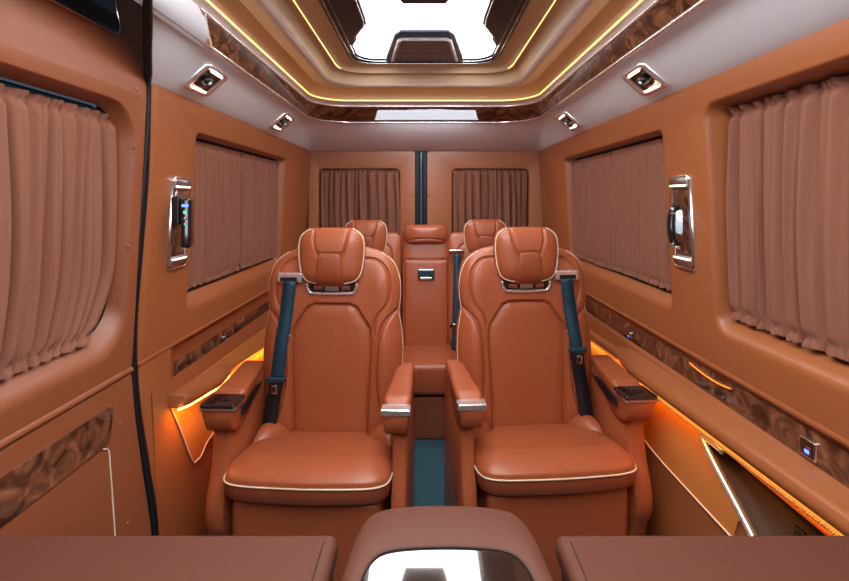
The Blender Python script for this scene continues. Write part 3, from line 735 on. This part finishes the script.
def captain_seat(cx, s, label, zb=.654):
    """s = -1: window on the left; +1: window on the right"""
    t = thing('captain_seat', (cx, 1.75, FL), label, 'seat', "captain's seats in the second row")
    # ---- backrest
    half = [(0, 1.150), (.06, 1.150), (.13, 1.146), (.19, 1.128), (.238, 1.092), (.262, 1.04), (.270, .985), (.267, .93), (.262, .895), (.270, .855), (.279, .79), (.281, .72), (.275, .64), (.262, .55), (.243, .47), (.225, .41), (.19, .385), (.10, .375), (0, .375)]
    out = spline(mirror_poly(half), 5, closed=True)
    yb = lambda z: 1.905 + (z - .39) * .10
    def fr(p, h):
        return np.stack([cx + p[:, 0], yb(p[:, 1]) - h - .10 * np.exp(-((p[:, 1] - .36) / .12) ** 2) * 0, p[:, 1] - H], 1)
    ins_h = [(0, .928), (.07, .928), (.098, .915), (.125, .875), (.152, .835), (.158, .80), (.156, .72), (.150, .60), (.147, .50), (.147, .40), (.10, .385), (0, .385)]
    ins = spline(mirror_poly(ins_h), 3, closed=True)
    seam_sh = [(.10, 1.105), (.17, 1.10), (.212, 1.065), (.228, 1.01), (.225, .95), (.205, .91), (.182, .885), (.170, .855), (.166, .81)]
    seam_w = [(.275, .915), (.258, .905), (.235, .885), (.21, .86), (.192, .82), (.182, .76), (.178, .68), (.182, .60), (.196, .53), (.215, .48), (.235, .45)]
    seam_v = [(.225, .80), (.222, .70), (.224, .60), (.228, .54)]
    def det(P_):
        a = P_.copy(); a[:, 0] = np.abs(a[:, 0])
        d = groove(a, spline(seam_sh, 3), .007, .005) + groove(a, spline(seam_w, 3), .010, .006) + groove(a, seam_v, .0015, .0025)
        di = dist_poly(a, [tuple(q) for q in ins_h]); si = inside(a, [(-.5, ins_h[0][1])] + [tuple(q) for q in ins_h] + [(-.5, .385)])
        d += groove(a, ins_h, .007, .0045)
        d += np.where(si, -.012 + .010 * (1 - np.exp(-(di / .02) ** 1.5)), 0)
        # bolsters beside the insert swell forward
        bol = np.exp(-((a[:, 0] - .215) / .045) ** 2) * np.exp(-((a[:, 1] - .66) / .20) ** 4)
        d += .030 * bol
        sh = np.exp(-((a[:, 0] - .20) / .055) ** 2) * np.exp(-((a[:, 1] - 1.0) / .09) ** 2)
        d += .010 * sh
        # quilting dots over the insert
        z_, x_ = a[:, 1], P_[:, 0]
        row = np.round((z_ - .70) / .036); zz = z_ - (.70 + row * .036); xx = (x_ / .030 + .5 * (row % 2)); xx = (xx - np.round(xx)) * .030
        fade = np.clip((z_ - .66) / .05, 0, 1) * (z_ < .90)
        d += np.where(si, .0006 * np.exp(-((np.abs(xx) + np.abs(zz)) / .008) ** 2) * fade * (di > .02), 0)
        return d
    back = put('backrest', pillow(out, (0, .76), fr, .062, .10, 4.0, 3.5, det, nr=120, nt=420, nb=10), M['seat'], t)
    def rim(seq, off=.0): return [(cx + q[0] * .992, yb(q[1]) - .022, q[1] - H) for q in seq]
    for k_ in (-1, 1):
        seq = [(x * k_, z) for x, z in spline(half[3:9], 6)]
        put('piping', tube(rim(seq), .0028, k=6), M['piping'], back)
        seq = [(x * k_, z) for x, z in spline(half[8:17], 6)]
        seq = [(q[0] * 1.0 + 0, q[1]) for q in seq]
        put('piping', tube(rim([(.262 * k_, .905)] + seq), .0028, k=6), M['piping'], back)
    # ---- headrest and its chrome collar
    headrest(t, cx, 1.905, -.222, 1.0, .08)
    col = spline([(-.098, .035), (-.098, .02), (-.088, .0), (-.07, -.004), (0, -.006), (.07, -.004), (.088, .0), (.098, .02), (.098, .035)], 4)
    zc = .975 - H; yc = yb(.98) - .066
    cb = put('headrest_collar', tube([(cx + x, yc, zc + z) for x, z in col], .0065, k=8), M['trimchrome'], t)
    put('collar_plate', (lambda a: loft([a, [(x, y + .012, z) for x, y, z in a]], cap0=True))([(cx + x, yc + .002, zc + z) for x, z in ((-.092, .05), (-.092, .018), (-.08, .003), (.08, .003), (.092, .018), (.092, .05))]), M['gloss'], cb, smooth=False)
    box('badge', (cx, yc - .003, zc + .018), (.055, .006, .022), .003, M['satin'], cb)
    for k_ in (-1, 1): box('chrome_window', (cx + k_ * .055, yc - .001, zc + .018), (.035, .004, .018), .002, M['bronze'], cb)
    # ---- cushion
    F0, B0 = 1.492, 1.95
    ch = [(0, B0), (.10, B0), (.20, B0 - .005), (.245, B0 - .03), (.262, B0 - .10), (.268, B0 - .22), (.272, F0 + .13), (.268, F0 + .06), (.245, F0 + .022), (.19, F0 + .006), (.10, F0), (0, F0 - .003)]
    cout = spline(mirror_poly(ch), 5, closed=True)
    def topz(y): return .441 - .055 * np.clip((y - 1.60) / .35, 0, 1)
    def frc(p, h): return np.stack([cx + p[:, 0], p[:, 1], topz(p[:, 1]) + h - H], 1)
    lobe = [(.145, B0 + .03), (.150, B0 - .07), (.162, B0 - .12), (.19, B0 - .165), (.235, B0 - .20), (.28, B0 - .215)]
    def detc(P_):
        a = P_.copy(); a[:, 0] = np.abs(a[:, 0])
        lp = spline(lobe, 4); d = groove(a, lp, .008, .007)
        poly = [tuple(q) for q in lp] + [(.32, B0 - .2), (.32, B0 + .05)]
        d += puff(a, poly, .042, .035)
        d += .012 * np.exp(-((a[:, 0] - .22) / .05) ** 2) * (1 - np.exp(-((a[:, 1] - F0) / .1) ** 2))
        x_, y_ = P_[:, 0], P_[:, 1]
        for row, yy in enumerate((F0 + .075, F0 + .115)):
            xx = x_ / .034 + .5 * row; xx = (xx - np.round(xx)) * .034; zz = y_ - yy
            d += .0012 * np.exp(-((np.abs(xx) + np.abs(zz)) / .009) ** 2) * (np.abs(x_) < .19)
        return d
    cu = put('seat_cushion', pillow(cout, (0, 1.72), frc, .046, .062, 3.2, 9, detc, nr=90, nt=360, nb=12), M['seat'], t)
    seq = [(x, y) for x, y in cout]
    pk_ = [q for q in spline([(x, y) for x, y in ch[2:]], 6)]
    full = [(q[0], q[1]) for q in pk_] + [(-q[0], q[1]) for q in pk_[::-1]]
    put('piping', tube([(cx + x * 1.006, y - (.003 if y < 1.55 else 0), float(topz(y)) - H + .002) for x, y in full], .0029, k=6), M['piping'], cu)
    # ---- leg rest
    box('leg_rest', (cx, 1.60, .205 - H), (.485, .15, .352), .028, M['seat'], t, seg=4)
    # ---- base under the seat
    box('seat_base', (cx, 1.80, .15 - H), (.50, .34, .30), .02, M['seat'], t)
    # ---- side panels and armrests
    for side in (-1, 1):
        outer_side = side == s
        # side shell profile in (y, z): sweeps from armrest down to floor
        X0 = cx + side * .272; X1 = X0 + side * (.062 if outer_side else .048)
        prof = [(1.60, .62), (1.60, .56), (1.595, .50), (1.58, .44), (1.555, .38), (1.54, .32), (1.545, .27), (1.57, .22), (1.60, .12), (1.62, .02), (2.0, .02), (2.02, .20), (2.03, .45), (2.02, .60), (1.98, .655), (1.80, .655), (1.64, .645)]
        pr = spline(prof, 4, closed=True)
        ctr = np.mean(np.array(pr), 0)
        def PL(x, k): return [(x, float(ctr[0] + (q[0] - ctr[0]) * k), float(ctr[1] + (q[1] - ctr[1]) * k) - H) for q in pr]
        put('side_panel', loft([PL(X0, .95), PL(lerp(X0, X1, .08), .98), PL(lerp(X0, X1, .3), 1), PL(lerp(X0, X1, .7), 1), PL(lerp(X0, X1, .92), .98), PL(X1, .95)], cap0=True, cap1=True), M['seat'], t, sharp=60)
        # armrest body: lofted cross sections along Y
        if outer_side: cent = [(1.565, .300), (1.70, .308), (1.85, .320), (1.96, .328)]; hw0, hw1 = .056, .046
        else: cent = [(1.565, .285), (1.70, .287), (1.85, .290), (1.96, .290)]; hw0, hw1 = .047, .036
        ys_ = np.linspace(1.565, 1.96, 16)
        xc = lambda Y: cx + side * np.interp(Y, [c_[0] for c_ in cent], [c_[1] for c_ in cent])
        zt = .675
        a_len = (1.655 if outer_side else 1.60)
        L_ = []
        ysp = np.linspace(a_len, 1.965, 22)
        for i, Y in enumerate(ysp):
            e = min(1, math.sqrt(max(0, 1 - (1 - min(1, i / 2.5)) ** 2)) + .0) * min(1, math.sqrt(max(0, 1 - (1 - min(1, (21 - i) / 3)) ** 2)))
            e = max(e, .05); hw = lerp(hw0, hw1, sm(1.6, 1.9, Y))
            z0_, z1_ = zt - .045, zt + (.004 + .012 * sm(1.7, 1.95, Y))
            zm = (z0_ + z1_) / 2
            L_.append([(xc(Y) + a * (.6 + .4 * e), Y, zm + (b_ - zm) * e - H) for a, b_ in rrect(-hw, hw, z0_, z1_, .016, n=5)])
        ar = put('armrest_pad', loft(L_, cap0=True, cap1=True), M['seat'], t)
        # nose below the pad
        L_ = []
        nose = [(1.562, .618, .655), (1.566, .598, .660), (1.58, .575, .660), (1.61, .560, .655), (1.68, .552, .650), (1.80, .57, .645), (1.93, .60, .64)]
        for Y, z0_, z1_ in nose:
            hw = lerp(hw0, hw1, sm(1.6, 1.9, Y)) - .002
            L_.append([(xc(Y) + a * (1 if b_ > (z0_ + z1_) / 2 else .86), Y, b_ - H) for a, b_ in rrect(-hw, hw, z0_, z1_, .012, n=4)])
        put('armrest_body', loft(L_, cap0=True, cap1=True), M['seat'], t)
        if outer_side:
            hwc = hw0 + .001
            b_ = box_bm((xc(1.60), 1.606, .662 - H), (hwc * 2, .096, .014), .005, 2)
            cpn = put('control_panel', b_, M['gloss'], t, wn=True)
            box('metal_strip', (xc(1.60), 1.562, .650 - H), (hwc * 2 + .002, .008, .007), .002, M['satin'], cpn)
            box('metal_strip', (xc(1.60) - side * hwc, 1.605, .650 - H), (.005, .09, .007), .002, M['satin'], cpn)
            box('button', (xc(1.60) + .01, 1.60, .6695 - H), (.035, .012, .004), .001, M['black'], cpn)
            # dark grab slot along the inner side
            xi = cx + side * (.268)
            q = [(1.64, .630), (1.63, .608), (1.70, .600), (1.80, .606), (1.87, .632), (1.80, .640)]
            put('grab_slot', loft([[(min(abs(xc(Y) - side * lerp(hw0, hw1, sm(1.6, 1.9, Y)) - cx), .270) * side + cx - side * o_, Y, z - H) for Y, z in q] for o_ in (-.004, .003)], cap1=True), M['black'], t, smooth=False)
        else:
            box('metal_strip', (xc(1.58), 1.582, .652 - H), (hw0 * 2 + .004, .050, .022), .005, M['trimchrome'], t)
    # ---- belt: guide at the shoulder, webbing down the window side
    gx = cx + s * .165; gz = 1.034
    yg = yb(gz) - .078
    gd = box('belt_guide', (gx, yg + .004, gz - H), (.100, .03, .040), .008, M['trimchrome'], t)
    box('guide_slot', (gx + s * .002, yg - .014, gz - H - .006), (.066, .004, .016), .002, M['black'], gd)
    def bx(z): return cx + s * float(np.interp(z, [.37, .654, 1.02], [.245, .197, .160]))
    def by(z): return float(np.interp(z, [.37, .5, .65, .78, .90, 1.02], [1.83, 1.828, 1.830, 1.842, 1.868, yg - .018]))
    zs_ = [1.022, .96, .88, .80, .72] + ([zb + .01] if zb < .70 else [])
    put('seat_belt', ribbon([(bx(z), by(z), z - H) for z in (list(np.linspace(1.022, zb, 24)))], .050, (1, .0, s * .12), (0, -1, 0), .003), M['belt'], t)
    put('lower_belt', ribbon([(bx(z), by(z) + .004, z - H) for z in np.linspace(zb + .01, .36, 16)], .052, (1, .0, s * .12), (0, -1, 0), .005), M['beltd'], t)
    tg = box('belt_tongue', (bx(zb), by(zb) - .006, zb - H), (.074, .014, .018), .005, M['belt'], t)
    box('tongue_body', (bx(zb - .03), by(zb - .03) - .008, zb - .032 - H), (.044, .012, .055), .005, M['black'], tg)
    box('tongue_plate', (bx(zb - .03), by(zb - .03) - .016, zb - .034 - H), (.022, .006, .034), .003, M['chrome'], tg)
    box('plate_slot', (bx(zb - .03), by(zb - .03) - .020, zb - .032 - H), (.010, .003, .018), .001, M['black'], tg)
    return t
captain_seat(-.372, -1, "left brown leather captain's seat with cream piping, nearest the sliding door side").rotation_euler.z = -.04
rs = captain_seat(.427, 1, "right brown leather captain's seat with cream piping, beside the right wall", .745)
rs.location.y += .055; rs.rotation_euler.z = .09

# ------------------------------------------------------------------ rear bench
bench = thing('rear_bench', (0, 3.0, FL), 'brown leather three-place rear bench with folded centre armrest below the back doors', 'bench')
def block(name, cx, hw, ybot, lean, z0, z1, hf, hb, rx, parent, m='seat', detail=None, yfun=None):
    out = rrect(-hw, hw, z0, z1, rx, n=8)
    def fr(p, h): return np.stack([cx + p[:, 0], ybot + (p[:, 1] - z0) * lean - h, p[:, 1] - H], 1)
    return put(name, pillow(out, (0, (z0 + z1) / 2), fr, hf, hb, 5, 5, detail, nr=46, nt=200, nb=8), M[m], parent)
def det_out(P_):
    a = P_.copy(); a[:, 0] = np.abs(a[:, 0])
    return groove(a, spline([(.0, 1.06), (.10, 1.06), (.165, 1.03), (.185, .96), (.16, .88), (.14, .8), (.14, .4)], 4), .007, .006)
for cx_ in (-.40, .40):
    block('backrest', cx_ * 1.0, .247, 3.10, .16, .40, 1.125, .05, .06, .05, bench, detail=det_out)
def det_c(P_):
    a = P_.copy(); a[:, 0] = np.abs(a[:, 0])
    return groove(a, [(.142, .40), (.142, .945), (0, .945)], .009, .005) + np.where((a[:, 0] < .142) & (a[:, 1] < .945), .006, 0)
block('backrest', 0.01, .153, 3.10, .16, .38, 1.135, .045, .06, .03, bench, detail=det_c)
ph_ = box('armrest_handle', (.01, 3.115, .855 - H), (.112, .02, .076), .010, M['satin'], bench)
box('handle_recess', (.01, 3.106, .857 - H), (.098, .012, .060), .006, mat('recess_teal', (.01, .05, .07), .3), ph_)
box('handle_grip', (.01, 3.100, .836 - H), (.078, .016, .014), .005, M['chrome'], ph_)
headrest(bench, -.385, 3.16, -.250, 1.07, .05)
headrest(bench, .398, 3.16, -.247, 1.07, .05)
hc = [(0, .062), (.09, .062), (.125, .055), (.145, .02), (.148, -.01), (.135, -.045), (.105, -.064), (0, -.066)]
put('headrest', pillow(spline(mirror_poly(hc), 5, closed=True), (0, 0), lambda p, h: np.stack([.008 + p[:, 0], 3.18 - h, p[:, 1] - .225], 1), .07, .06, 2.6, 3, lambda P_: groove(P_, spline([(-.125, -.075), (-.10, -.035), (0, -.028), (.10, -.035), (.125, -.075)], 4), .004, .006), nr=40, nt=140), M['seat'], bench)
for cx_, hw in ((-.455, .275), (.01, .188), (.47, .27)):
    out = rrect(-hw, hw, 2.64, 3.16, .04, n=8)
    def frb(p, h, cx_=cx_): return np.stack([cx_ + p[:, 0], p[:, 1], .40 - .03 * np.clip((p[:, 1] - 2.7) / .45, 0, 1) + h - H], 1)
    put('seat_cushion', pillow(out, (0, 2.9), frb, .04, .15, 4, 9, None, nr=40, nt=180, nb=12), M['seat'], bench)
box('bench_base', (0, 2.90, .12 - H), (1.46, .44, .235), .01, mat('base_leather', (.20, .06, .03), .5), bench)
# belt of the centre place, right of the fold-down armrest
gd = box('belt_guide', (.205, 3.10, -.335), (.10, .05, .035), .008, M['chrome'], bench)
put('seat_belt', ribbon(spline([(.208, 3.065, -.345), (.205, 3.03, -.5), (.195, 2.98, -.75), (.19, 2.96, -.90), (.19, 2.965, -.93)], 5), .045, (1, 0, 0), (0, -1, 0), .003), M['belt'], bench)
tg = box('belt_tongue', (.186, 2.975, -.78), (.06, .012, .022), .004, M['beltd'], bench)
box('tongue_plate', (.186, 2.966, -.79), (.02, .006, .05), .002, M['chrome'], tg)
for cx_ in (.215, -.17):
    bk = box('belt_buckle', (cx_, 2.98, -.93), (.05, .03, .06), .008, M['black'], bench)
    box('release_button', (cx_, 2.963, -.912), (.03, .006, .012), .002, M['red'], bk)

# ------------------------------------------------------------------ foreground: console and low cabinets
con = thing('centre_console', (.052, .40, FL), 'padded brown leather centre console with a glossy dark burl top in the foreground', 'console')
cc = .034
CB = spline([(-.168, -.1), (-.168, .45), (-.167, .66), (-.160, .745), (-.143, .825), (-.106, .862), (0, .872), (.106, .862), (.143, .825), (.160, .745), (.167, .66), (.168, .45), (.168, -.1)], 5)
CI = spline([(-.134, -.06), (-.134, .45), (-.133, .62), (-.130, .69), (-.116, .737), (-.085, .758), (0, .764), (.085, .758), (.116, .737), (.130, .69), (.133, .62), (.134, .45), (.134, -.06)], 5)
zc_ = -.548
def con_loop(k, z, t=0, tilt=.125):
    pts = []; c_ = np.array([0, .35])
    for p, q_ in zip(CB, CI):
        q = np.array(p); d = q - c_; n_ = np.linalg.norm(d); q = c_ + d * (1 - k / n_); q = q * (1 - t) + np.array(q_) * t
        pts.append((cc + float(q[0]), float(q[1]), z + (float(q[1]) - .80) * tilt))
    return pts
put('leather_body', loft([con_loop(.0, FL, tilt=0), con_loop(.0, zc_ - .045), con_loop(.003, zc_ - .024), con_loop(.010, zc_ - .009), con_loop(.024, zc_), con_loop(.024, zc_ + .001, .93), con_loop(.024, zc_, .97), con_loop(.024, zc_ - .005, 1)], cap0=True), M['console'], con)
put('burl_top', loft([con_loop(.024, zc_ - .004, .99), con_loop(.024, zc_ - .0025, 1.01)], cap1=True), M['mirrorwood'], con, smooth=False)
put('dark_inset_ring', tube(con_loop(.024, zc_ - .001, .985), .0016, k=6), M['pocket'], con)
for sx, lab in ((-1, 'low brown leather cabinet in the foreground, left of the console'), (1, 'low brown leather cabinet in the foreground, right of the console')):
    if sx < 0: xa, xb = -.80, -.149
    else: xa, xb = .226, .80
    cb = thing('low_cabinet', ((xa + xb) / 2, .60, FL), lab, 'cabinet', 'low leather cabinets across the foreground')
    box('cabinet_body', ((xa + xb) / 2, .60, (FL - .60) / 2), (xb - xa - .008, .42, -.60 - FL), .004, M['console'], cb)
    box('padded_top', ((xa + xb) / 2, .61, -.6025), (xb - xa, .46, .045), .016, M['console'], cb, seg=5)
    xe = xb if sx < 0 else xa
    put('edge_seam', tube([(xe + sx * .022, .815, -.5805), (xe + sx * .022, .40, -.5795)], .0014, k=6), M['pocket'], cb)
